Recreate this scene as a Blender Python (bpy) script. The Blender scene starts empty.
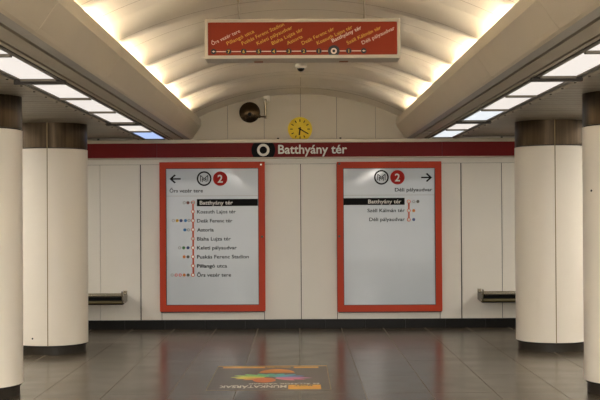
import bpy, bmesh, math, random
from mathutils import Matrix, Vector
random.seed(7)
PI = math.pi
S = bpy.context.scene
COL = S.collection

# ---------------------------------------------------------------- camera, world, exposure
F = 1200.0            # focal length in pixels of a 600 px wide frame
WALL_Y = 15.0         # the end wall of the hall
EYE = 1.45
cd = bpy.data.cameras.new('camera'); cam = bpy.data.objects.new('camera', cd); COL.objects.link(cam)
cd.sensor_width = 36; cd.lens = 36 * F / 600; cd.clip_end = 200
ROLL = 0.0058
cam.matrix_world = (Matrix.Translation((0, 0, EYE)) @ Matrix.Rotation(-1 / F, 4, 'Z') @
                    Matrix.Rotation(PI / 2 + 12 / F, 4, 'X') @ Matrix.Rotation(-ROLL, 4, 'Z'))
S.camera = cam
w = bpy.data.worlds.new('world'); S.world = w; w.use_nodes = True
w.node_tree.nodes['Background'].inputs[0].default_value = (1, .94, .86, 1)
w.node_tree.nodes['Background'].inputs[1].default_value = .50
S.view_settings.view_transform = 'Standard'; S.view_settings.look = 'None'
S.view_settings.gamma = 1; S.view_settings.use_curve_mapping = False
S.view_settings.exposure = 3.48
PANEL_E = .073         # strength of the diffusers
COVE_E = 6.0         # strength of the tubes in the coves
PANEL_COL = (1, .93, .87)
FILL_E = 7.5          # strength of unseen fill lamps added behind the viewer and over the platforms
FILL_COL = (1, .95, .88)
COVE_COL = (1, .89, .73)

# ---------------------------------------------------------------- helpers
def srgb(r, g, b):
    f = lambda c: (c / 255 / 12.92) if c / 255 <= .04045 else ((c / 255 + .055) / 1.055) ** 2.4
    return (f(r), f(g), f(b), 1)

def mat(name, color, rough=.5, metal=0, noise=0, nscale=4, stretch=(1, 1, 1), bump=0, coat=0, rnoise=0, emit=None, estr=0, spec=.5):
    m = bpy.data.materials.new(name); m.use_nodes = True
    nt = m.node_tree; b = nt.nodes['Principled BSDF']
    b.inputs['Base Color'].default_value = color
    b.inputs['Roughness'].default_value = rough; b.inputs['Metallic'].default_value = metal
    b.inputs['Coat Weight'].default_value = coat; b.inputs['Coat Roughness'].default_value = .05
    b.inputs['Specular IOR Level'].default_value = spec
    if emit: b.inputs['Emission Color'].default_value = (*emit[:3], 1); b.inputs['Emission Strength'].default_value = estr
    if noise or bump or rnoise:
        tc = nt.nodes.new('ShaderNodeTexCoord'); mp = nt.nodes.new('ShaderNodeMapping')
        mp.inputs['Scale'].default_value = stretch
        nt.links.new(tc.outputs['Object'], mp.inputs[0])
        n = nt.nodes.new('ShaderNodeTexNoise'); n.inputs['Scale'].default_value = nscale; n.inputs['Detail'].default_value = 5
        nt.links.new(mp.outputs[0], n.inputs['Vector'])
        if noise:
            r = nt.nodes.new('ShaderNodeMapRange'); r.inputs['To Min'].default_value = 1 - noise; r.inputs['To Max'].default_value = 1 + noise
            r.inputs['From Min'].default_value = .25; r.inputs['From Max'].default_value = .75
            nt.links.new(n.outputs[0], r.inputs[0])
            mx = nt.nodes.new('ShaderNodeVectorMath'); mx.operation = 'SCALE'
            mx.inputs[0].default_value = color[:3]; nt.links.new(r.outputs[0], mx.inputs['Scale'])
            nt.links.new(mx.outputs[0], b.inputs['Base Color'])
        if rnoise:
            r = nt.nodes.new('ShaderNodeMapRange'); r.inputs['To Min'].default_value = max(0, rough - rnoise); r.inputs['To Max'].default_value = rough + rnoise
            nt.links.new(n.outputs[0], r.inputs[0]); nt.links.new(r.outputs[0], b.inputs['Roughness'])
        if bump:
            bp = nt.nodes.new('ShaderNodeBump'); bp.inputs['Strength'].default_value = bump; bp.inputs['Distance'].default_value = .01
            nt.links.new(n.outputs[0], bp.inputs['Height']); nt.links.new(bp.outputs[0], b.inputs['Normal'])
    return m

def obj(name, bm, m, parent=None, smooth=False):
    me = bpy.data.meshes.new(name); bm.to_mesh(me); bm.free()
    for x in (m if isinstance(m, (list, tuple)) else [m]): me.materials.append(x)
    if smooth:
        for p in me.polygons: p.use_smooth = True
        try: me.set_sharp_from_angle(angle=math.radians(40))
        except Exception: pass
    o = bpy.data.objects.new(name, me); COL.objects.link(o)
    if parent: o.parent = parent
    return o

def tag(o, label, cat, group=None):
    o['label'] = label; o['category'] = cat
    if group: o['group'] = group
    return o

def thing(name, label, cat, loc=(0, 0, 0), group=None):
    o = bpy.data.objects.new(name, None); COL.objects.link(o); o.location = loc
    return tag(o, label, cat, group)

def struct(name, bm, m, smooth=False):
    o = obj(name, bm, m, None, smooth); o['kind'] = 'structure'; return o

def bx(bm, x0, x1, y0, y1, z0, z1, mi=0, bevel=0):
    vs = [bm.verts.new((x, y, z)) for x in (x0, x1) for y in (y0, y1) for z in (z0, z1)]
    fs = []
    for q in ((0, 1, 3, 2), (4, 6, 7, 5), (0, 4, 5, 1), (2, 3, 7, 6), (0, 2, 6, 4), (1, 5, 7, 3)):
        f = bm.faces.new([vs[i] for i in q]); f.material_index = mi; fs.append(f)
    if bevel:
        es = list({e for f in fs for e in f.edges})
        bmesh.ops.bevel(bm, geom=es, offset=bevel, segments=2, affect='EDGES', profile=.5)

def cyl(bm, p0, p1, r0, r1=None, n=20, mi=0):
    r1 = r0 if r1 is None else r1
    p0, p1 = Vector(p0), Vector(p1); d = (p1 - p0).normalized()
    a = d.orthogonal().normalized(); b = d.cross(a)
    A = [bm.verts.new(p0 + (a * math.cos(2 * PI * i / n) + b * math.sin(2 * PI * i / n)) * r0) for i in range(n)]
    B = [bm.verts.new(p1 + (a * math.cos(2 * PI * i / n) + b * math.sin(2 * PI * i / n)) * r1) for i in range(n)]
    for i in range(n):
        f = bm.faces.new((A[i], A[(i + 1) % n], B[(i + 1) % n], B[i])); f.material_index = mi
    f = bm.faces.new(A[::-1]); f.material_index = mi
    f = bm.faces.new(B); f.material_index = mi

def tube(bm, pts, r, n=10):
    rings = []
    pts = [Vector(p) for p in pts]
    for k, p in enumerate(pts):
        d = (pts[min(k + 1, len(pts) - 1)] - pts[max(k - 1, 0)]).normalized()
        up = Vector((0, 0, 1)) if abs(d.z) < .9 else Vector((1, 0, 0))
        a = d.cross(up).normalized(); b = d.cross(a)
        rings.append([bm.verts.new(p + (a * math.cos(2 * PI * i / n) + b * math.sin(2 * PI * i / n)) * r) for i in range(n)])
    for R0, R1 in zip(rings, rings[1:]):
        for i in range(n): bm.faces.new((R0[i], R0[(i + 1) % n], R1[(i + 1) % n], R1[i]))
    bm.faces.new(rings[0][::-1]); bm.faces.new(rings[-1])

def lathe(bm, prof, axis_o, axis='Z', n=48, a0=0, a1=2 * PI, mi=0):
    """prof: (radius, height) list; revolve about a vertical (Z) or towards the viewer (-Y) axis"""
    full = abs(a1 - a0 - 2 * PI) < 1e-6
    cols = n if full else n + 1
    V = []
    for i in range(cols):
        t = a0 + (a1 - a0) * i / n
        row = []
        for r, h in prof:
            if axis == 'Z': p = (axis_o[0] + r * math.cos(t), axis_o[1] + r * math.sin(t), axis_o[2] + h)
            else: p = (axis_o[0] + r * math.cos(t), axis_o[1] - h, axis_o[2] + r * math.sin(t))
            row.append(bm.verts.new(p))
        V.append(row)
    for i in range(n):
        A, B = V[i], V[(i + 1) % cols]
        for j in range(len(prof) - 1):
            try:
                f = bm.faces.new((A[j], B[j], B[j + 1], A[j + 1])); f.material_index = mi
            except ValueError: pass
    bmesh.ops.remove_doubles(bm, verts=bm.verts[:], dist=1e-5)
    bmesh.ops.recalc_face_normals(bm, faces=bm.faces[:])

def ring_frame(bm, x0, x1, z0, z1, y0, y1, t, bevel=0):
    """picture-frame: four mitred bars between depths y0 (front) and y1 (back)"""
    o = [(x0, z0), (x1, z0), (x1, z1), (x0, z1)]
    i = [(x0 + t, z0 + t), (x1 - t, z0 + t), (x1 - t, z1 - t), (x0 + t, z1 - t)]
    V = {}
    for k in range(4):
        V[k] = [bm.verts.new((o[k][0], y1, o[k][1])), bm.verts.new((o[k][0], y0, o[k][1])),
                bm.verts.new((i[k][0], y0, i[k][1])), bm.verts.new((i[k][0], y1, i[k][1]))]
    for k in range(4):
        A, B = V[k], V[(k + 1) % 4]
        for j in range(4): bm.faces.new((A[j], B[j], B[(j + 1) % 4], A[(j + 1) % 4]))
    bmesh.ops.recalc_face_normals(bm, faces=bm.faces[:])
    if bevel:
        bmesh.ops.bevel(bm, geom=[e for e in bm.edges], offset=bevel, segments=2, affect='EDGES')

def text(s, loc, size, m, name, parent=None, width=None, align='LEFT', bold=0, rot=0, flat=False, extrude=.0006):
    """lettering as a mesh: upright on a wall facing -Y (rot = angle in the wall plane), or flat on the floor"""
    c = bpy.data.curves.new('lettering', 'FONT'); c.body = s; c.size = size; c.align_x = 'LEFT'; c.align_y = 'BOTTOM_BASELINE'
    c.offset = bold * size; c.extrude = extrude; c.resolution_u = 3
    t = bpy.data.objects.new('lettering', c); COL.objects.link(t)
    bpy.context.view_layer.update()
    me = bpy.data.meshes.new_from_object(t.evaluated_get(bpy.context.evaluated_depsgraph_get()))
    bpy.data.objects.remove(t); bpy.data.curves.remove(c)
    xs = [v.co.x for v in me.vertices]; x0, x1 = min(xs), max(xs)
    k = width / (x1 - x0) if width else 1
    W = (x1 - x0) * k
    sh = {'LEFT': 0, 'RIGHT': -W, 'CENTER': -W / 2}[align]
    for v in me.vertices: v.co.x = (v.co.x - x0) * k + sh
    R = Matrix.Rotation(rot, 4, 'Z') if flat else Matrix.Rotation(-rot, 4, 'Y') @ Matrix.Rotation(PI / 2, 4, 'X')
    me.transform(Matrix.Translation(loc) @ R)
    me.materials.clear(); me.materials.append(m); me.name = name
    o = bpy.data.objects.new(name, me); COL.objects.link(o)
    if parent: o.parent = parent
    return o

def disc(bm, x, y, z, r, r_in=0, t=.0008, n=28):
    """flat disc or ring standing on a wall, its face towards -Y"""
    lathe(bm, [(r_in, 0), (r_in, t), (r, t), (r, 0)] if r_in else [(0, t), (r, t), (r, 0)], (x, y, z), 'Y', n)

def pxz(px, py, y=WALL_Y):
    """survey: sighting (px, py) taken from the camera onto the vertical plane at distance y -> X, Z"""
    a, b = px - 300, py - 200
    a, b = a - ROLL * b, b + ROLL * a
    return (a + 1) * y / F, EYE + (12 - b) * y / F

# ---------------------------------------------------------------- materials
M = {}
M['wall'] = mat('wall_panel_enamel', srgb(220, 215, 204), .38, noise=.03, nscale=1.2)
M['wall_gap'] = mat('dark_joint', srgb(40, 36, 30), .8)
M['upper'] = mat('upper_wall_enamel', srgb(212, 203, 184), .5, noise=.03, nscale=1.5)
M['black_stone'] = mat('black_granite', srgb(16, 14, 12), .4, noise=.3, nscale=120, spec=.12)
M['base_stone'] = mat('pillar_base_granite', srgb(44, 38, 30), .4, noise=.3, nscale=80, spec=.3)
M['beam'] = mat('beam_enamel', srgb(212, 202, 182), .38, noise=.03, nscale=2)
M['beam_grey'] = mat('beam_underside_aluminium', srgb(150, 146, 140), .35, metal=.3)
M['metal_dark'] = mat('dark_rail', srgb(48, 42, 34), .45, metal=.4)
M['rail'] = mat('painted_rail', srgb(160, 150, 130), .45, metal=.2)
M['dark_rail'] = mat('dark_rail_paint', srgb(104, 96, 82), .5)  # darker paint for the ceiling panel frames
M['louvre'] = mat('ceiling_slat_paint', srgb(144, 136, 120), .42, noise=.14, nscale=1, stretch=(.3, 5, 1))
M['void'] = mat('ceiling_void', srgb(22, 20, 18), .9)
M['red_band'] = mat('deep_red_band', srgb(112, 12, 10), .5, spec=.2)
M['alu'] = mat('aluminium_trim', srgb(178, 167, 146), .4, metal=.35)
M['red_frame'] = mat('red_frame_paint', srgb(186, 56, 18), .5, spec=.3)
M['paper'] = mat('printed_sheet', srgb(178, 187, 194), .35, coat=.5, noise=.03, nscale=1.5)
M['ink'] = mat('black_ink', srgb(16, 16, 16), .7, spec=.15)
M['white_ink'] = mat('white_ink', srgb(225, 222, 215), .5)
M['grey_line'] = mat('grey_print', srgb(150, 152, 150), .5)
M['line_red'] = mat('line_red_print', srgb(205, 92, 62), .5)
M['metro_red'] = mat('metro_red_print', srgb(168, 32, 24), .6, spec=.2)
for k, c in dict(grey=(150, 150, 150), brown=(120, 70, 62), yellow=(225, 170, 40), navy=(60, 75, 125), blue=(60, 130, 190),
                 green=(70, 125, 75), orange=(205, 120, 45), dark=(90, 88, 80), red=(205, 70, 50)).items():
    M['dot_' + k] = mat(k + '_print', srgb(*c), .5)
M['clad'] = mat('pillar_cladding_enamel', srgb(238, 230, 215), .33, noise=.02, nscale=2)
M['collar'] = mat('brushed_bronze', srgb(70, 58, 43), .3, metal=.85, noise=.45, nscale=6, stretch=(6, 6, .25))
M['seam'] = mat('seam_strip', srgb(150, 132, 96), .4, metal=.5)
M['steel'] = mat('brushed_steel', srgb(190, 182, 165), .25, metal=1)
M['steel_dark'] = mat('dark_steel', srgb(95, 88, 72), .35, metal=.9)  # darker steel for the locks and bench end brackets
M['olive'] = mat('weathered_steel', srgb(110, 100, 72), .35, metal=.8)
M['perf'] = mat('perforated_steel', srgb(120, 112, 98), .4, metal=.8)
M['clock'] = mat('clock_yellow', srgb(238, 206, 10), .5)
M['bronze'] = mat('dark_bronze', srgb(88, 74, 56), .22, metal=.9)
M['white_plastic'] = mat('white_plastic', srgb(238, 232, 220), .4)
M['smoked'] = mat('smoked_dome', srgb(25, 24, 24), .1)
M['sign_red'] = mat('sign_red', srgb(140, 46, 14), .6, spec=.25, noise=.06, nscale=3)
M['sign_yellow'] = mat('sign_yellow', srgb(220, 172, 50), .5)
M['sign_pale'] = mat('sign_pale', srgb(222, 200, 180), .5)
M['sign_black'] = mat('sign_black', srgb(25, 20, 15), .4)
M['rust'] = mat('rust', srgb(130, 78, 42), .8)
M['diff'] = mat('light_diffuser', (.3, .3, .3, 1), .5, emit=PANEL_COL, estr=PANEL_E)
M['fill_diff'] = mat('fill_diffuser', (.8, .8, .8, 1), .5, emit=FILL_COL, estr=FILL_E)
M['platform_fill_diff'] = mat('platform_fill_diffuser', (.8, .8, .8, 1), .5, emit=FILL_COL, estr=FILL_E * .35)
M['diff_blue'] = mat('blueish_diffuser', (.3, .3, .3, 1), .5, emit=(.42, .58, 1.0), estr=.088)
M['diff_cool'] = mat('cool_diffuser', (.3, .3, .3, 1), .5, emit=(.84, .90, .95), estr=.084)
M['tube'] = mat('fluorescent_tube', (.8, .8, .8, 1), .5, emit=COVE_COL, estr=COVE_E)
M['lampholder'] = mat('lampholder_white', srgb(210, 205, 195), .5)

def vault_material():
    m = bpy.data.materials.new('vault_enamel'); m.use_nodes = True; nt = m.node_tree; b = nt.nodes['Principled BSDF']
    b.inputs['Roughness'].default_value = .42
    geo = nt.nodes.new('ShaderNodeNewGeometry'); sx = nt.nodes.new('ShaderNodeSeparateXYZ'); nt.links.new(geo.outputs['Position'], sx.inputs[0])
    def mth(op, a, v=None):
        n = nt.nodes.new('ShaderNodeMath'); n.operation = op
        nt.links.new(a, n.inputs[0])
        if v is not None: n.inputs[1].default_value = v
        return n.outputs[0]
    p = .7125   # a joint at every ridge and half way between
    f = mth('FRACT', mth('DIVIDE', mth('ADD', sx.outputs['Y'], -14.0 + 71.25 + p / 2), p))
    d = mth('ABSOLUTE', mth('SUBTRACT', f, .5))
    ln = mth('LESS_THAN', d, .0075)
    mx = nt.nodes.new('ShaderNodeMix'); mx.data_type = 'RGBA'
    nt.links.new(ln, mx.inputs['Factor'])
    mx.inputs['A'].default_value = srgb(228, 219, 202); mx.inputs['B'].default_value = srgb(150, 132, 104)
    nt.links.new(mx.outputs['Result'], b.inputs['Base Color'])
    return m
M['vault'] = vault_material()

def floor_material():
    m = bpy.data.materials.new('polished_stone_tiles'); m.use_nodes = True; nt = m.node_tree; b = nt.nodes['Principled BSDF']
    geo = nt.nodes.new('ShaderNodeNewGeometry')
    mp = nt.nodes.new('ShaderNodeMapping'); mp.inputs['Location'].default_value = (0, -.24, 0)
    nt.links.new(geo.outputs['Position'], mp.inputs[0])
    br = nt.nodes.new('ShaderNodeTexBrick'); br.offset = 0; br.squash = 1
    nt.links.new(mp.outputs[0], br.inputs['Vector'])
    br.inputs['Scale'].default_value = 1; br.inputs['Brick Width'].default_value = .52; br.inputs['Row Height'].default_value = 1.04
    br.inputs['Mortar Size'].default_value = .0030; br.inputs['Mortar Smooth'].default_value = 0; br.inputs['Bias'].default_value = 0
    br.inputs['Color1'].default_value = srgb(76, 66, 52); br.inputs['Color2'].default_value = srgb(92, 81, 65)
    br.inputs['Mortar'].default_value = srgb(118, 104, 80)
    n = nt.nodes.new('ShaderNodeTexNoise'); n.inputs['Scale'].default_value = 2.2; n.inputs['Detail'].default_value = 8
    st = nt.nodes.new('ShaderNodeMapping'); st.inputs['Scale'].default_value = (1.2, 1.6, 1)
    nt.links.new(geo.outputs['Position'], st.inputs[0]); nt.links.new(st.outputs[0], n.inputs['Vector'])
    r = nt.nodes.new('ShaderNodeMapRange'); r.inputs['From Min'].default_value = .3; r.inputs['From Max'].default_value = .7
    r.inputs['To Min'].default_value = .82; r.inputs['To Max'].default_value = 1.15
    nt.links.new(n.outputs[0], r.inputs[0])
    mul = nt.nodes.new('ShaderNodeVectorMath'); mul.operation = 'SCALE'
    nt.links.new(br.outputs['Color'], mul.inputs[0]); nt.links.new(r.outputs[0], mul.inputs['Scale'])
    nt.links.new(mul.outputs[0], b.inputs['Base Color'])
    rr = nt.nodes.new('ShaderNodeMapRange'); rr.inputs['From Min'].default_value = .3; rr.inputs['From Max'].default_value = .7
    rr.inputs['To Min'].default_value = .20; rr.inputs['To Max'].default_value = .25
    nt.links.new(n.outputs[0], rr.inputs[0]); jr = nt.nodes.new('ShaderNodeMath'); jr.operation = 'MULTIPLY_ADD'; jr.inputs[1].default_value = .3
    nt.links.new(br.outputs['Fac'], jr.inputs[0]); nt.links.new(rr.outputs[0], jr.inputs[2])
    nt.links.new(jr.outputs[0], b.inputs['Roughness'])
    return m
M['floor'] = floor_material()

# ---------------------------------------------------------------- setting: floor, walls
HW = 6.0      # half width of the hall
Y0 = -6.0     # far end behind the viewer
CEIL = 2.384
bm = bmesh.new(); bx(bm, -HW, HW, Y0, WALL_Y + .3, -.2, 0); struct('floor', bm, M['floor'])

def panels(bm, seams, z0, z1, y, gap=.010, depth=.03):
    for a, b, ga, gb in seams:
        bx(bm, a + ga / 2, b - gb / 2, y - depth, y, z0, z1, 0)

bm = bmesh.new()
bx(bm, -HW, HW, WALL_Y + .02, WALL_Y + .25, 0, 3.2, 1)
# lower panels
sx_ = [(-HW, .006), (-4.0, .006), (-3.5, .006), (-3.0, .006), (pxz(100.3, 240)[0], .005), (pxz(140.7, 240)[0], .014), (pxz(162, 300)[0], .008),
       (pxz(264.6, 300)[0], .008), (pxz(301, 250)[0], .009), (pxz(337.4, 300)[0], .008), (pxz(440, 300)[0], .008),
       (pxz(461.4, 240)[0], .014), (pxz(502.1, 240)[0], .009), (3.05, .006), (3.55, .006), (4.05, .006), (HW, .006)]
zl0, zl1 = .112, pxz(300, 164)[1]
for (a, ga), (b, gb) in zip(sx_, sx_[1:]): bx(bm, a + ga / 2, b - gb / 2, WALL_Y, WALL_Y + .02, zl0, zl1, 0)
# lintel strip above the panels
zt = 2.15
bx(bm, -HW, HW, WALL_Y - .015, WALL_Y + .02, zl1 + .004, zt, 0)
# upper panels under the vault
us = [-HW, pxz(154, 120)[0], pxz(190.8, 120)[0], pxz(227.5, 120)[0], pxz(264.1, 120)[0], pxz(300.5, 120)[0], pxz(336.6, 120)[0], pxz(375.5, 120)[0], pxz(412, 120)[0], pxz(449, 120)[0], HW]
for a, b in zip(us, us[1:]): bx(bm, a + .0022, b - .0022, WALL_Y, WALL_Y + .02, 2.16, 3.2, 2)
struct('wall_back', bm, [M['wall'], M['wall_gap'], M['upper']])

bm = bmesh.new()
k = -5.68
while k < HW:
    bx(bm, max(k, -HW) + .0006, min(k + .5, HW) - .0006, WALL_Y - .02, WALL_Y + .02, 0, .11); k += .5
struct('baseboard_back', bm, M['black_stone'])
bm = bmesh.new(); bx(bm, -HW - .2, -HW, Y0, WALL_Y + .25, 0, 3.2); struct('wall_left', bm, M['wall'])
bm = bmesh.new(); bx(bm, HW, HW + .2, Y0, WALL_Y + .25, 0, 3.2); struct('wall_right', bm, M['wall'])

# ---------------------------------------------------------------- vault
VR, VA = 2.9, 2.965       # radius and crown height
PITCH, RIB0 = 1.425, 14.0
AMP = .040
def vault_z(x, y):
    base = VA - (VR - math.sqrt(VR * VR - x * x))
    ph = ((y - RIB0) / PITCH) % 1.0           # 0 at a ridge
    if y > RIB0: ph = min(1.0, (y - RIB0) / 1.0)
    s = .5 - .5 * math.cos(2 * PI * ph)       # hollow between two ridges
    return base - AMP * (1 - 2 * s)
bm = bmesh.new()
nx, ys = 48, []
y = Y0
while y < WALL_Y - 1e-6: ys.append(y); y += .05
ys.append(WALL_Y)
XV = 1.62
rows = [[bm.verts.new((-XV + 2 * XV * i / nx, yy, vault_z(-XV + 2 * XV * i / nx, yy))) for i in range(nx + 1)] for yy in ys]
rows2 = [[bm.verts.new((-XV + 2 * XV * i / nx, yy, vault_z(-XV + 2 * XV * i / nx, yy) + .05)) for i in range(nx + 1)] for yy in (ys[0], ys[-1])]
for A, B in zip(rows, rows[1:]):
    for i in range(nx): bm.faces.new((A[i], B[i], B[i + 1], A[i + 1]))
for i in range(nx): bm.faces.new((rows2[0][i], rows2[0][i + 1], rows2[1][i + 1], rows2[1][i]))
for f in bm.faces: f.smooth = True
o = struct('ceiling', bm, M['vault'])
for p in o.data.polygons: p.use_smooth = True

# ---------------------------------------------------------------- beams, rails and slatted side ceilings
def extrude_profile(bm, prof, y0, y1, sgn, mi=None):
    A = [bm.verts.new((sgn * x, y0, z)) for x, z in prof]; B = [bm.verts.new((sgn * x, y1, z)) for x, z in prof]
    n = len(prof)
    for i in range(n):
        f = bm.faces.new((A[i], A[(i + 1) % n], B[(i + 1) % n], B[i]))
        if mi: f.material_index = mi[i]
    bm.faces.new(A[::-1]); bm.faces.new(B)
seams_y = [WALL_Y, 14.6, 12.5, 10.4, 8.25, 6.1, 4.0, 1.9, -.2, -2.3, -4.4, Y0]
trim_n = 1
for sgn, side in ((-1, 'left'), (1, 'right')):
    bm = bmesh.new()
    prof = [(1.222, 2.612), (1.222, 2.528), (1.315, 2.392), (1.332, 2.374), (1.352, 2.364), (1.412, 2.358),
            (1.412, 2.40), (1.62, 2.40), (1.62, 2.47), (1.30, 2.47), (1.242, 2.54), (1.242, 2.612)]
    mi = [0, 0, 0, 0, 1, 1, 0, 0, 0, 0, 0, 0]
    for b, a in zip(seams_y, seams_y[1:]): extrude_profile(bm, prof, a + .0025, b - .0025, sgn, mi)
    bmesh.ops.recalc_face_normals(bm, faces=bm.faces[:])
    struct('trim_%d' % trim_n, bm, [M['beam'], M['beam_grey']]); trim_n += 1
    # flat strip and rails beside the lights
    bm = bmesh.new()
    for b, a in zip(seams_y, seams_y[1:]):
        bx(bm, *sorted((sgn * 1.428, sgn * 1.530)), a + .002 + 1, b - .002 + (1 if b < 14 else 0), 2.352, 2.372, 0) if b < 14 else None
    bx(bm, *sorted((sgn * 1.428, sgn * 1.530)), 13.602, WALL_Y - .13, 2.352, 2.372, 0)
    bx(bm, *sorted((sgn * 1.536, sgn * 1.546)), Y0, WALL_Y - .13, 2.356, 2.372, 0)
    bx(bm, *sorted((sgn * 1.560, sgn * 1.590)), Y0, WALL_Y - .13, 2.352, 2.372, 0)
    bx(bm, *sorted((sgn * 1.600, sgn * 1.612)), Y0, WALL_Y - .13, 2.350, 2.372, 1)
    bx(bm, *sorted((sgn * 1.900, sgn * 1.915)), Y0, WALL_Y - .13, 2.352, 2.372, 1)
    bx(bm, *sorted((sgn * 1.925, sgn * 1.972)), Y0, WALL_Y - .13, 2.350, 2.372, 0)
    yy = -1.0
    while yy < 14.8:       # pairs of fixings along the outer rail
        cyl(bm, (sgn * 1.948, yy, 2.3505), (sgn * 1.948, yy, 2.344), .009, n=8, mi=1); yy += .41
    struct('trim_%d' % trim_n, bm, [M['rail'], M['metal_dark']]); trim_n += 1
    # slats run across the side ceiling
    bm = bmesh.new()
    bx(bm, *sorted((sgn * 1.412, sgn * HW)), Y0, WALL_Y, 2.401, 2.46, 1)
    yy = Y0
    while yy < WALL_Y - .02:
        bx(bm, *sorted((sgn * 1.975, sgn * HW)), yy, min(yy + .182, WALL_Y), CEIL, CEIL + .012, 0); yy += .2
    struct('ceiling_' + side, bm, [M['louvre'], M['void']])

# ---------------------------------------------------------------- strip lights in the side ceilings
edges = []          # (near end, far end, crossbar at the near end?)
far = 14.70; n = 0
while far > -5:
    ln_ = (1.39, 1.24)[n] if n < 2 else 1.275; bar = n % 3 == 1
    edges.append((far - ln_, far, bar)); far -= ln_ + (.07 if bar else 0); n += 1
where = {0: 'nearest the end wall', 1: 'second from the end wall', 2: 'third from the end wall', 3: 'fourth from the end wall',
         4: 'fifth from the end wall', 5: 'sixth from the end wall', 6: 'seventh from the end wall'}
for sgn, side in ((-1, 'left'), (1, 'right')):
    for i, (a, b, bar) in enumerate(edges):
        cool = (sgn == -1 and i == 0, (sgn == 1 and i in (0, 2)))
        look = 'bluish glowing' if cool[0] else ('cool white glowing' if cool[1] else 'warm white glowing')
        lab = '%s light panel in the %s row, %s' % (look, side, where.get(i, 'overhead, unseen, added to light the hall'))
        t = thing('ceiling_light', lab, 'ceiling light', (sgn * 1.755, (a + b) / 2, 2.36), 'glowing strip light panels in the %s ceiling row' % side)
        h = (b - a) / 2
        bm = bmesh.new()
        bx(bm, -.140, -.120, -h + .004, h - .004, -.008, .03); bx(bm, .120, .140, -h + .004, h - .004, -.008, .03)
        bx(bm, -.120, .120, -h + .004, -h + .022, -.018, .03); bx(bm, -.120, .120, h - .022, h - .004, -.018, .03)
        bx(bm, -.140, .140, -h + .004, h - .004, .03, .036)
        obj('frame', bm, M['dark_rail'], t)
        bm = bmesh.new(); bx(bm, -.119, .119, -h + .023, h - .023, -.002, .004)
        d = obj('diffuser', bm, M['diff_blue'] if cool[0] else M['diff_cool'] if cool[1] else (M['fill_diff'] if b < 4.3 else M['diff']), t)  # panels above and behind the viewer are added fill, driven far brighter
        if cool[0]: d['label'] = 'bluish glowing diffuser'
        if bar:
            bm = bmesh.new(); bx(bm, -.175, .175, -h - .052, -h - .004, -.034, .012, bevel=.003)
            obj('crossbar', bm, M['metal_dark'], t)

# unseen fill lights added over each platform, beyond the pillars
for sgn, side in ((-1, 'left'), (1, 'right')):
    for i in range(0, 12):
        t = thing('platform_fill_light', 'unseen fill light added over the %s platform beyond the pillars' % side, 'ceiling light', (sgn * 4.3, 13.6 - i * 1.5, 2.36), 'unseen fill lights added over the %s platform' % side)
        bm = bmesh.new(); bx(bm, -.15, .15, -.62, .62, .0, .009); obj('frame', bm, M['rail'], t)
        bm = bmesh.new(); bx(bm, -.13, .13, -.60, .60, -.006, -.001); obj('diffuser', bm, M['platform_fill_diff'], t)

# ---------------------------------------------------------------- fluorescent tubes standing behind the fascia of each beam
for sgn, side in ((-1, 'left'), (1, 'right')):
    y = RIB0
    while y - PITCH > -2:
        a, b = y - PITCH + .14, y - .14; y -= PITCH
        t = thing('cove_light', 'fluorescent tube hidden behind the %s beam, washing the vault' % side, 'fluorescent tube',
                  (sgn * 1.40, (a + b) / 2, 2.50), 'fluorescent tubes hidden behind the %s beam' % side)
        h = (b - a) / 2
        bm = bmesh.new(); cyl(bm, (0, -h, .030), (0, h, .030), .013, n=8); obj('tube', bm, M['tube'], t)
        bm = bmesh.new(); bx(bm, -.02, .02, -h - .05, h + .05, -.03, .008)
        for e in (-1, 1): bx(bm, -.014, .014, e * h - .012 + e * .014, e * h + .012 + e * .014, .008, .048)
        obj('batten', bm, M['lampholder'], t)

# ---------------------------------------------------------------- pillars
def pillar(X, Y, sgn, label, rot=0, mark=None):
    t = thing('pillar', label, 'pillar', (X, Y, 0), 'round clad pillars along the hall')
    R = .375
    bm = bmesh.new(); lathe(bm, [(0, .092), (R - .024, .092), (R - .024, 0), (0, 0)], (0, 0, 0), n=64); obj('base', bm, M['base_stone'], t, True)
    a = -PI / 2 + rot; g = .014
    for k in range(2):
        bm = bmesh.new()
        lathe(bm, [(R - .012, .094), (R, .097), (R, 2.115), (R - .012, 2.118), (R - .012, .094)], (0, 0, 0), n=56, a0=a + k * PI + g, a1=a + (k + 1) * PI - g)
        c = obj('cladding', bm, M['clad'], t, True)
        bm = bmesh.new()
        lathe(bm, [(R - .012, 2.128), (R - .003, 2.128), (R - .003, CEIL + .005), (R - .012, CEIL + .005), (R - .012, 2.128)], (0, 0, 0), n=56, a0=a + k * PI + g, a1=a + (k + 1) * PI - g)
        obj('collar', bm, M['collar'], t, True)
    bm = bmesh.new(); lathe(bm, [(0, .08), (R - .014, .08), (R - .014, CEIL), (0, CEIL)], (0, 0, 0), n=48); obj('core', bm, M['wall_gap'], t, True)
    bm = bmesh.new()
    for k in range(2):
        q = a + k * PI
        vx, vy = math.cos(q) * (R - .009), math.sin(q) * (R - .009)
        bx(bm, vx - .0045, vx + .0045, vy - .006, vy + .006, .09, CEIL - .002)
    obj('seam_strip', bm, M['seam'], t)
    if mark:
        bm = bmesh.new(); q, hz = mark
        cyl(bm, (math.cos(q) * (R - .004), math.sin(q) * (R - .004), hz), (math.cos(q) * (R + .003), math.sin(q) * (R + .003), hz), .009, n=12)
        obj('keyhole', bm, M['ink'], t)
pillar(-2.605, 12.64, -1, 'cream round pillar on the left nearer the end wall, half hidden, with bronze collar', .085, (-PI / 2 - .35, .17))
pillar(2.655, 12.64, 1, 'cream round pillar on the right nearer the end wall, half hidden, with bronze collar', -.09)
pillar(-2.595, 9.6, -1, 'nearest cream pillar cut off by the left edge of the photo', .1)
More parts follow.
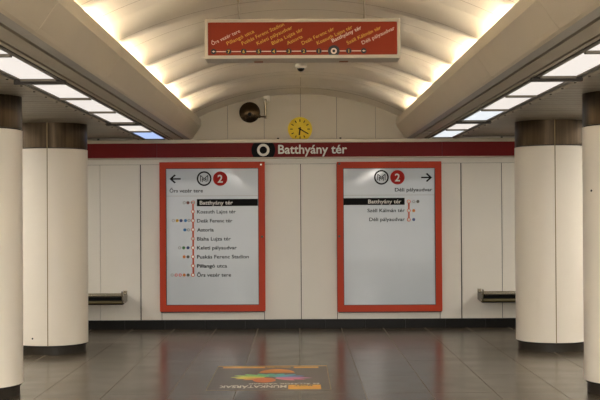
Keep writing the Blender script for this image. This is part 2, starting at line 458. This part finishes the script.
pillar(2.655, 9.6, 1, 'nearest cream pillar cut off by the right edge of the photo', -.5, (PI + .38, 1.605))

# ---------------------------------------------------------------- red station band
YB = 14.87
t = thing('station_name_band', 'long deep red band with white station name across the end wall', 'sign', (0, YB, 2.14))
zb0, zb1 = pxz(300, 157.0, YB)[1] - 2.14, pxz(300, 142.6, YB)[1] - 2.14
bm = bmesh.new()
seam = [-HW + .02, pxz(158, 150)[0], pxz(441, 150)[0], HW - .02]
for a, b in zip(seam, seam[1:]): bx(bm, a + .0015, b - .0015, 0, .125, zb0, zb1)
obj('panel', bm, M['red_band'], t)
bm = bmesh.new()
bx(bm, -HW + .02, HW - .02, -.012, .128, zb1, zb1 + .046, bevel=.003)
bx(bm, -HW + .02, HW - .02, -.010, .112, zb0 - .016, zb0, bevel=.003)
obj('trim_rail', bm, M['alu'], t)
for px in (98, 159, 278, 340.5, 441, 502):
    x, z = pxz(px, 139, YB)
    bm = bmesh.new(); bx(bm, x - .012, x + .012, .0, .03, zb1 + .044, zb1 + .062, bevel=.003); obj('clip', bm, M['metal_dark'], t)
xc, zc = pxz(263.3, 149.9, YB)
bm = bmesh.new()      # black roundel trimmed by the band's height
pts = []
for s_ in (1, -1):
    for k in range(-8, 9):
        a = math.radians(k * 5)
        pts.append((s_ * .148 * math.cos(a), s_ * .148 * math.sin(a)))
hh = (zb1 - zb0) / 2; zm = (zb0 + zb1) / 2
pts = [(x, max(-hh + .001, min(hh - .001, z))) for x, z in pts]
A = [bm.verts.new((xc + x, -.001, zm + z)) for x, z in pts]; B = [bm.verts.new((xc + x, -.004, zm + z)) for x, z in pts]
n = len(pts); bm.faces.new(B); bm.faces.new(A[::-1])
for i in range(n): bm.faces.new((A[i], A[(i + 1) % n], B[(i + 1) % n], B[i]))
bmesh.ops.recalc_face_normals(bm, faces=bm.faces[:])
obj('roundel', bm, M['ink'], t)
bm = bmesh.new(); disc(bm, xc, -.004, zm, .077, .046, .003, 40); obj('ring', bm, M['white_ink'], t)
x0, z0 = pxz(278.2, 153.6, YB); x1, _ = pxz(347, 153, YB)
text('Batthyány tér', (x0, -.004, z0 - 2.14), .155, M['white_ink'], 'station_name', t, width=x1 - x0, bold=.018, extrude=.002)

# ---------------------------------------------------------------- the two framed route maps
def route_map(px0, px1, py0, py1, lab, left):
    pm = (py0 + py1) / 2
    X0, X1 = pxz(px0, pm)[0], pxz(px1, pm)[0]
    Z1, Z0 = pxz((px0 + px1) / 2, py0)[1], pxz((px0 + px1) / 2, py1)[1]
    YF = WALL_Y - .06
    t = thing('route_map_case', lab, 'display case', ((X0 + X1) / 2, YF, Z0), 'red framed route maps on the end wall')
    cx = (X0 + X1) / 2
    H = Z1 - Z0; hw = (X1 - X0) / 2
    th = .078
    bm = bmesh.new(); ring_frame(bm, -hw, hw, 0, H, 0, .058, th, .003); obj('frame', bm, M['red_frame'], t)
    bm = bmesh.new(); bx(bm, -hw + th + .0, hw - th - .0, .018, .05, th, H - th); pan = obj('map_sheet', bm, M['paper'], t)
    bm = bmesh.new(); ring_frame(bm, -hw + th - .001, hw - th + .001, th - .001, H - th + .001, .008, .03, .008); obj('inner_bead', bm, M['metal_dark'], t)
    bm = bmesh.new(); bx(bm, -hw + .01, hw - .01, .01, .059, -.014, -.001); obj('shadow_gap_bar', bm, M['metal_dark'], t)  # dark bar stands in for the shadow gap under the case
    yp = .0175
    def P(px, py):      # surveyed point on the sheet, in the case's own coordinates
        x, z = pxz(px, py); return x - cx, z - Z0
    for (px, py) in (((261, 164.8), (262.3, 236.6)) if left else ((339.2, 163.8), (339.2, 236.2))):
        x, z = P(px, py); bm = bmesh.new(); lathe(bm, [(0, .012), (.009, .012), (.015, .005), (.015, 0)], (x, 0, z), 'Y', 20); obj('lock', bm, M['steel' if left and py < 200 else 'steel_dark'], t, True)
    # heading
    def arrow(pa, pb, py):
        x, z = P(pa, py); x2, _ = P(pb, py); d = 1 if x2 > x else -1
        bm = bmesh.new(); h = .009
        bx(bm, min(x, x2 - d * .01), max(x, x2 - d * .01), yp - .001, yp, z - h, z + h)
        for s in (1, -1):
            q = [(x2, z), (x2 - d * .062, z + s * .056), (x2 - d * .080, z + s * .044), (x2 - d * .030, z), ]
            A = [bm.verts.new((a, yp - .001, b)) for a, b in q]; B = [bm.verts.new((a, yp, b)) for a, b in q]
            bm.faces.new(A); bm.faces.new(B[::-1])
            for i in range(4): bm.faces.new((A[i], A[(i + 1) % 4], B[(i + 1) % 4], B[i]))
        bmesh.ops.recalc_face_normals(bm, faces=bm.faces[:])
        obj('arrow', bm, M['ink'], t)
    def letter_m(px, py):
        x, z = P(px, py)
        bm = bmesh.new(); disc(bm, x, yp, z, .092, .073, .001, 48)
        wd = .009
        def stroke(pts):
            for (a, b), (c, d) in zip(pts, pts[1:]):
                v = Vector((c - a, d - b)).normalized(); nrm = Vector((-v.y, v.x)) * wd / 2
                q = [(a + nrm.x, b + nrm.y), (c + nrm.x, d + nrm.y), (c - nrm.x, d - nrm.y), (a - nrm.x, b - nrm.y)]
                bm.faces.new([bm.verts.new((x + i, yp - .001, z + j)) for i, j in q][::-1])
        stroke([(-.046, -.036), (-.046, .040), (0, -.002), (.046, .040), (.046, -.036)])
        stroke([(-.024, -.044), (-.024, .004), (0, -.026), (.024, .004), (.024, -.044)])
        obj('metro_mark', bm, M['ink'], t)
    def line_two(px, py):
        x, z = P(px, py)
        bm = bmesh.new(); disc(bm, x, yp, z, .090, 0, .001, 48); o = obj('line_number', bm, M['metro_red'], t)
        text('2', (x, yp - .0018, z - .048), .135, M['white_ink'], 'numeral', o, align='CENTER', bold=.02)
    def stroke_line(px0_, px1_, py):
        x, z = P(px0_, py); x2, _ = P(px1_, py)
        bm = bmesh.new(); bx(bm, x, x2, yp - .0006, yp, z - .003, z + .003); obj('divider_line', bm, M['grey_line'], t)
    def word(s, px_a, px_b, py, m='ink', bold=.014, size=.062):
        xa, z = P(px_a, py); xb, _ = P(px_b, py)
        text(s, (xa, yp - .0022 if m != 'ink' else yp - .0008, z - size * .36), size, M[m], 'station_name', t, width=xb - xa, bold=bold)
    def dots(lst, py):
        for px, c in lst:
            x, z = P(px, py); bm = bmesh.new()
            disc(bm, x, yp, z, .0195, .010 if c in ('grey', 'red') else 0, .0008, 16); obj('transfer_symbol', bm, M['dot_' + c], t)
    def line(px, ya, yb, ys_):
        x, za = P(px, ya); x2, zb = P(px, yb)
        bm = bmesh.new(); bx(bm, x - .011, x + .011, yp - .0007, yp, zb, za); ln = obj('line_bar', bm, M['line_red'], t)
        for q in ys_:
            x, z = P(px, q); bm = bmesh.new(); disc(bm, x, yp - .0007, z, .024, 0, .0008, 20); s = obj('station_stop', bm, M['line_red'], t)
            bm = bmesh.new(); disc(bm, x, yp - .0015, z, .015, 0, .0006, 20); obj('stop_centre', bm, M['white_ink'], s)
    def black_bar(pa, pb, ya, yb):
        x, z1 = P(pa, ya); x2, z0 = P(pb, yb)
        bm = bmesh.new(); bx(bm, x, x2, yp - .0012, yp, z0, z1); obj('name_bar', bm, M['ink'], t)
    if left:
        arrow(181, 169.8, 179); letter_m(204.4, 178.7); line_two(220.4, 178.7)
        word('Őrs vezér tere', 170, 203.2, 190.8); stroke_line(166.8, 257.8, 196.2)
        yy = [202.6, 211.6, 220.6, 229.6, 238.6, 247.6, 256.6, 265.6, 274.7]
        black_bar(197.2, 258.0, 199.2, 205.9)
        word('Batthyány tér', 200, 233, 202.7, 'white_ink', .016, .066)
        for s, b, y_ in (('Kossuth Lajos tér', 236, 211.7), ('Deák Ferenc tér', 232.6, 220.7), ('Astoria', 214, 229.7), ('Blaha Lujza tér', 231, 238.7),
                         ('Keleti pályaudvar', 237, 247.6), ('Puskás Ferenc Stadion', 249, 256.6), ('Pillangó utca', 227.3, 265.7), ('Őrs vezér tere', 231.3, 274.7)):
            word(s, 197.4, b, y_)
        line(193.3, 202.6, 274.7, yy)
        dots([(184.6, 'grey'), (188.2, 'brown')], 202.8)
        dots([(173.7, 'grey'), (177.6, 'yellow'), (181.4, 'navy'), (185.8, 'blue'), (189.4, 'grey')], 220.6)
        dots([(185.2, 'blue'), (188.8, 'grey')], 229.8)
        dots([(180, 'grey'), (184.1, 'green'), (188.4, 'navy')], 247.7)
        dots([(184.6, 'orange'), (188.4, 'dark')], 256.7)
        dots([(172.6, 'grey'), (176.6, 'red'), (180.6, 'red'), (184.7, 'orange'), (188.5, 'dark')], 274.8)
    else:
        arrow(420.8, 431.8, 177.6); letter_m(381.2, 177.4); line_two(397.2, 177.4)
        word('Déli pályaudvar', 394.6, 432, 189.7); stroke_line(343.2, 434.8, 195.4)
        black_bar(343.0, 404.4, 198.2, 204.8)
        word('Batthyány tér', 368, 401, 201.5, 'white_ink', .016, .066)
        word('Széll Kálmán tér', 367.2, 404.5, 210.4); word('Déli pályaudvar', 369, 404.5, 219.3)
        line(408.5, 201.6, 219.6, [201.6, 210.6, 219.6])
        dots([(413.4, 'grey'), (417.6, 'dark')], 201.5); dots([(413.4, 'orange')], 210.6); dots([(413.4, 'navy')], 219.5)
    t.location.x = cx
route_map(160.2, 265.2, 162.1, 311.0, 'tall red framed route map with nine stations and left pointing arrow', True)
route_map(337.0, 441.3, 161.8, 311.0, 'tall red framed route map with three stations and right pointing arrow', False)

# ---------------------------------------------------------------- clock
x, z = pxz(300.0, 129.0, 14.94)
t = thing('wall_clock', 'round yellow wall clock with black hands above the red band', 'clock', (x, WALL_Y - .045, z))
bm = bmesh.new(); lathe(bm, [(0, 0), (.150, 0), (.150, -.044), (0, -.044)], (0, 0, 0), 'Y', 56); obj('case', bm, M['clock'], t, True)
bm = bmesh.new(); lathe(bm, [(.142, 0), (.142, .006), (.150, .006), (.152, 0), (.152, -.044)], (0, 0, 0), 'Y', 56); obj('rim', bm, M['clock'], t, True)
for k in range(12):
    bm = bmesh.new(); bx(bm, -.0055, .0055, -.003, -.001, .092, .122)
    o = obj('hour_mark', bm, M['ink'], t); o.rotation_euler = (0, k * PI / 6, 0)
for nm, L, wd, ang, yy in (('hour_hand', .075, .009, 187, -.006), ('minute_hand', .112, .007, 120, -.009)):
    bm = bmesh.new(); bx(bm, -wd, wd, yy, yy + .002, -.025, L)
    o = obj(nm, bm, M['ink'], t); o.rotation_euler = (0, math.radians(ang), 0)
bm = bmesh.new(); disc(bm, 0, -.009, 0, .012, 0, .003); obj('hub', bm, M['ink'], t)

# ---------------------------------------------------------------- round horn loudspeaker on its arm
YS = 14.72
xs, zs = pxz(249.6, 112.3, YS); xb, zb = pxz(266.6, 98.6, WALL_Y); xa, za = pxz(265.6, 117.2, 14.9)
t = thing('loudspeaker', 'dark bronze round loudspeaker on a wall bracket above the red band', 'loudspeaker', (xs, YS, zs))
bm = bmesh.new()
prof = [(0, .035), (.028, .035), (.030, .02), (.034, .018), (.060, .026), (.095, .020), (.118, .004), (.126, -.012), (.128, -.022), (.122, -.045), (.095, -.085), (.055, -.11), (0, -.118)]
prof = [(0, .052), (.03, .050), (.06, .042), (.09, .028), (.112, .012), (.122, 0), (.128, -.006), (.128, -.018)] + prof[9:]
lathe(bm, prof, (0, 0, 0), 'Y', 56); obj('body', bm, M['bronze'], t, True)
bm = bmesh.new(); lathe(bm, [(0, .060), (.020, .060), (.025, .054), (.025, .03), (0, .03)], (.002, 0, -.028), 'Y', 24); obj('centre_cap', bm, M['ink'], t, True)
bm = bmesh.new()
rx, rz = xa - xs, za - zs
tube(bm, [(.09, .05, rz), (rx, .12, rz), (rx, .17, rz + .01)], .011); cyl(bm, (.098, .045, rz), (.128, .055, rz), .020, n=14)
obj('elbow', bm, M['bronze'], t, True); bm = bmesh.new()
tube(bm, [(rx, .17, rz - .02), (rx, .17, rz + .22)], .014)
cyl(bm, (rx, .17, rz + .15), (rx, .17, rz + .18), .020, n=14)
tube(bm, [(rx, .17, rz + .21), (rx, .27, rz + .235)], .014)
obj('bracket_arm', bm, M['steel'], t, True)
bm = bmesh.new(); cx, cz = xb - xs, zb - zs
bx(bm, cx - .038, cx + .038, .215, .279, cz - .040, cz + .040, bevel=.004); obj('junction_box', bm, M['white_plastic'], t)
bm = bmesh.new(); tube(bm, [(cx - .01, .25, cz + .03), (cx - .012, .262, cz + .15), (cx - .012, .268, cz + .17)], .004, 6); obj('cable', bm, M['alu'], t)

# ---------------------------------------------------------------- dome camera under the vault
YD = 12.2; xd = pxz(300.8, 67, YD)[0]; zd = vault_z(xd, YD)
t = thing('dome_camera', 'small white dome camera with smoked glass under the vault crown', 'security camera', (xd, YD, zd))
bm = bmesh.new(); lathe(bm, [(0, .004), (.042, .004), (.042, -.012), (.054, -.014), (.058, -.02), (.058, -.045), (.046, -.056), (0, -.056)], (0, 0, 0), n=40); obj('housing', bm, M['white_plastic'], t, True)
bm = bmesh.new(); lathe(bm, [(.038, -.054)] + [(.038 * math.cos(a * PI / 16), -.056 - .034 * math.sin(a * PI / 16)) for a in range(9)], (0, 0, 0), n=32); obj('dome', bm, M['smoked'], t, True)
bm = bmesh.new()
pts = [(0, yy - YD, vault_z(xd, yy) - zd - .002) for yy in [12.26 + .1 * k for k in range(28)]]
tube(bm, pts, .0025, 6); o = obj('cable', bm, M['seam'], t)

# ---------------------------------------------------------------- hanging line sign
YG = 8.0; sc = YG / F
cx = .0300
t = thing('hanging_sign', 'red metro line sign in a metal box hanging from the vault', 'sign', (cx, YG, 2.477))
hw = .654; H = .264
bm = bmesh.new(); ring_frame(bm, -hw, hw, 0, H, 0, .25, .021, .003); obj('frame', bm, M['alu'], t)
bm = bmesh.new(); bx(bm, -hw + .0212, hw - .0212, .012, .24, .0212, H - .0212); obj('sign_face', bm, M['sign_red'], t)
for px in (258.5, 345.5):
    bm = bmesh.new(); xq = (px - 299) * sc - cx; bx(bm, xq - .03, xq + .03, .16, .225, -.002, .001); obj('rust_patch', bm, M['rust'], t)
for px in (238.6, 366.4):
    xq = (px - 299) * sc - cx
    bm = bmesh.new(); top = vault_z(cx + xq, YG + .12) - 2.477 + .01
    cyl(bm, (xq, .12, H), (xq, .12, top), .0055, n=12); cyl(bm, (xq, .12, H), (xq, .12, H + .04), .012, .0065, n=12)
    obj('hanger', bm, M['alu'], t, True)
xs_ = [213.4, 228.5, 243.5, 258.6, 273.7, 288.8, 303.8, 318.9, 333.9, 348.9, 364.0]
names = ['Őrs vezér tere', 'Pillangó utca', 'Puskás Ferenc Stadion', 'Keleti pályaudvar', 'Blaha Lujza tér', 'Astoria', 'Deák Ferenc tér', 'Kossuth Lajos tér', 'Batthyány tér', 'Széll Kálmán tér', 'Déli pályaudvar']
lens = [31, 30, 46.5, 39, 34, 17, 35.5, 39, 32.5, 37.5, 36]
nums = ['•', '7', '6', '5', '4', '3', '2', '1', '', '1', '•']
def G(px, py):
    a, z = pxz(px, py, YG); return a - cx, z - 2.477
bm = bmesh.new(); xa, zl = G(213.4, 51.0); xb, _ = G(364, 51.0); zl = G(289, 50.8)[1]
bx(bm, xa, xb, .0105, .012, zl - .0028, zl + .0028); obj('line_bar', bm, M['sign_pale'], t)
for i, px in enumerate(xs_):
    x, _ = G(px, 51); big = i == 8
    bm = bmesh.new(); disc(bm, x, .0105, zl, .039 if big else .0185, 0, .001, 32); s = obj('station_disc', bm, M['sign_black'], t)
    if big:
        bm = bmesh.new(); disc(bm, x, .0092, zl, .020, .010, .001, 32); obj('ring', bm, M['sign_pale'], s)
    elif nums[i] == '•':
        bm = bmesh.new(); bx(bm, x - .011, x + .011, .0085, .0095, zl - .002, zl + .002); bx(bm, x - .003, x + .003, .0085, .0095, zl - .006, zl + .006); obj('end_mark', bm, M['sign_pale'], s)
    else:
        text(nums[i], (x, .009, zl - .0115), .032, M['sign_yellow'], 'numeral', s, align='CENTER', bold=.015)
    xt, zt_ = G(px - 1.2, 45.0); zt_ = zl + (.057 if big else .042)
    pale = i in (0, 8, 10)
    o = text(names[i], (xt, .0112, zt_), .034, M['sign_pale'] if pale else M['sign_yellow'], 'station_name', t, width=lens[i] * sc, rot=math.radians(25), bold=.012 if i == 8 else .002)

# ---------------------------------------------------------------- wall benches
def bench(sgn, xin, label):
    L = 1.35
    t = thing('wall_bench', label, 'bench', (sgn * xin, WALL_Y, .45), 'steel benches fixed to the end wall')
    e = sgn
    s = lambda a, b: sorted((e * a, e * b))
    bm = bmesh.new()
    # perforated seat sheet sagging between the two long tubes
    n = 10; rows = []
    for k in range(n + 1):
        v = k / n; y = -.06 - .34 * v; z = -.012 - .02 * math.sin(PI * v)
        rows.append([bm.verts.new((e * .03, y, z)), bm.verts.new((e * L, y, z))])
    rows2 = [[bm.verts.new((a.co.x, a.co.y, a.co.z - .006)) for a in r] for r in rows]
    for R in (rows, rows2):
        for A, B in zip(R, R[1:]): bm.faces.new((A[0], A[1], B[1], B[0]))
    bmesh.ops.recalc_face_normals(bm, faces=bm.faces[:])
    obj('seat', bm, M['perf'], t, True)
    bm = bmesh.new(); cyl(bm, (e * .01, -.40, -.006), (e * L, -.40, -.006), .013, n=20); obj('front_tube', bm, M['steel'], t, True)
    bm = bmesh.new(); cyl(bm, (e * .01, -.055, -.010), (e * L, -.055, -.010), .012, n=20); obj('rear_tube', bm, M['steel'], t, True)
    bm = bmesh.new(); cyl(bm, (e * .01, -.36, -.088), (e * L, -.36, -.088), .024, n=20); obj('lower_tube', bm, M['olive'], t, True)
    bm = bmesh.new(); bx(bm, *s(.012, L), -.372, -.362, -.118, -.018); obj('apron', bm, M['ink'], t)
    for k in (.5, 1.0):
        bm = bmesh.new(); bx(bm, *s(L * k - .02, L * k + .02), -.36, -.0, -.09, -.035, bevel=.003); obj('support_arm', bm, M['metal_dark'], t)
    bm = bmesh.new()      # end bracket: cheek plate carrying the tubes back to the wall
    q = [(-.43, .045), (-.43, -.030), (-.38, -.118), (-.32, -.118), (0, -.10), (0, -.02), (-.30, .0), (-.40, .05)]
    A = [bm.verts.new((e * 0, y, z)) for y, z in q]; B = [bm.verts.new((e * .012, y, z)) for y, z in q]
    bm.faces.new(A); bm.faces.new(B[::-1])
    for i in range(len(q)): bm.faces.new((A[i], A[(i + 1) % len(q)], B[(i + 1) % len(q)], B[i]))
    bmesh.ops.recalc_face_normals(bm, faces=bm.faces[:]); obj('end_bracket', bm, M['steel_dark'], t)
    bm = bmesh.new(); bx(bm, *s(.0, .05), -.008, -.0, -.09, .03, bevel=.002); obj('wall_plate', bm, M['steel'], t)
    bm = bmesh.new(); cyl(bm, (-e * .010, -.40, -.006), (e * .0, -.40, -.006), .016, n=20); obj('end_cap', bm, M['steel'], t, True)
    bm = bmesh.new(); cyl(bm, (-e * .010, -.36, -.088), (e * 0, -.36, -.088), .024, n=20); obj('end_cap', bm, M['steel'], t, True)
bench(-1, 2.150, 'steel wall bench with tubular edge partly behind the left pillar')
bench(1, 2.222, 'steel wall bench with tubular edge partly behind the right pillar')

# ---------------------------------------------------------------- floor advertisement
t = thing('floor_advertisement', 'large advertisement sticker with colourful petals stuck on the floor', 'floor sticker', (-.258, 10.55, 0))
stick = mat('sticker_film', srgb(98, 88, 78), .3, noise=.08, nscale=3)
hw, hl = .512, .77
bm = bmesh.new(); bx(bm, -hw, hw, -hl, hl, .0002, .0016); obj('film', bm, stick, t)
pale = mat('sticker_edge', srgb(178, 160, 128), .5); org = mat('sticker_orange', srgb(255, 190, 84), .4); white = mat('sticker_white', srgb(245, 240, 228), .4)
zt1 = .0018
def strip(nm, m, x0, x1, y0, y1, z=zt1):
    bm = bmesh.new(); bx(bm, x0, x1, y0, y1, .0014, z); return obj(nm, bm, m, t)
bm = bmesh.new()
bx(bm, -hw, -hw + .007, -hl, hl, .0014, zt1); bx(bm, hw - .007, hw, -hl, hl, .0014, zt1); bx(bm, -hw, hw, -hl, -hl + .012, .0014, zt1)
obj('border', bm, pale, t)
strip('orange_edge', org, -hw, hw - .0, hl - .03, hl)
strip('orange_stripe', org, -.46, -.07, hl - .155, hl - .065)
strip('orange_stripe', org, .20, .43, hl - .155, hl - .065)
def petal(ang, L, wd, c, cx_=.0, cy_=-.02, r0=.05, z=.0021):
    bm = bmesh.new(); n = 18; up = []; 
    for k in range(n + 1):
        v = k / n; h = wd * math.sin(PI * v) ** .7
        up.append((r0 + L * v, h))
    pts = up + [(a, -b) for a, b in up[::-1][1:-1]]
    ca, sa = math.cos(ang), math.sin(ang)
    f = bm.faces.new([bm.verts.new((cx_ + a * ca - b * sa, cy_ + a * sa + b * ca, z)) for a, b in pts])
    r = bmesh.ops.extrude_face_region(bm, geom=[f]); 
    for v in [g for g in r['geom'] if isinstance(g, bmesh.types.BMVert)]: v.co.z -= .0006
    bmesh.ops.recalc_face_normals(bm, faces=bm.faces[:])
    obj('petal', bm, mat('petal_print', srgb(*[min(255, int(v * 1.12) + 12) for v in c]), .4), t)
pet = [(8, .30, (116, 120, 170)), (22, .32, (95, 130, 175)), (42, .30, (80, 160, 180)), (65, .26, (70, 165, 160)), (90, .24, (70, 160, 140)), (115, .26, (95, 180, 130)),
       (138, .32, (130, 195, 110)), (158, .36, (165, 200, 100)), (176, .36, (200, 205, 90)), (194, .32, (225, 190, 85)), (214, .28, (235, 150, 90)),
       (336, .34, (215, 120, 150)), (318, .28, (225, 130, 150)), (352, .38, (190, 130, 170))]
for i, (a, L, c) in enumerate(pet): petal(math.radians(a), L * .84, .042, c, z=.0021 + i * .00008)
bm = bmesh.new(); lathe(bm, [(0, .0036), (1, .0036), (1, .0030), (0, .0030)], (0, 0, 0), n=40)
for v in bm.verts: v.co.x = v.co.x * .10 - .05; v.co.y = v.co.y * .15 - .19
obj('orange_circle', bm, mat('print_tangerine', srgb(250, 146, 92), .4), t)
bm = bmesh.new()
pts = [(.16 * math.cos(PI * k / 20), .27 + .25 * math.sin(PI * k / 20)) for k in range(21)]
f = bm.faces.new([bm.verts.new((x + .05, y, .0040)) for x, y in pts]); r = bmesh.ops.extrude_face_region(bm, geom=[f])
for v in [g for g in r['geom'] if isinstance(g, bmesh.types.BMVert)]: v.co.z -= .0006
bmesh.ops.recalc_face_normals(bm, faces=bm.faces[:]); obj('orange_dome', bm, mat('print_bun', srgb(248, 164, 86), .4), t)
text('MUNKATÁRSAK', (.145, -.50, .0019), .19, white, 'lettering', t, width=.56, flat=True, rot=PI, bold=.02)
text('ÉS ÁLLÁSOK VÁRNAK', (.42, -.375, .0019), .085, white, 'lettering', t, width=.60, flat=True, rot=PI, bold=.01)
text('KERESÜNK TÉGED IS', (.17, hl - .07, .0019), .08, org, 'lettering', t, width=.25, flat=True, rot=PI, bold=.01)
strip('orange_label', org, .16, .43, -.72, -.47)
text('MOST', (.36, -.49, .0022), .09, stick, 'lettering', t, width=.15, flat=True, rot=PI, bold=.01)
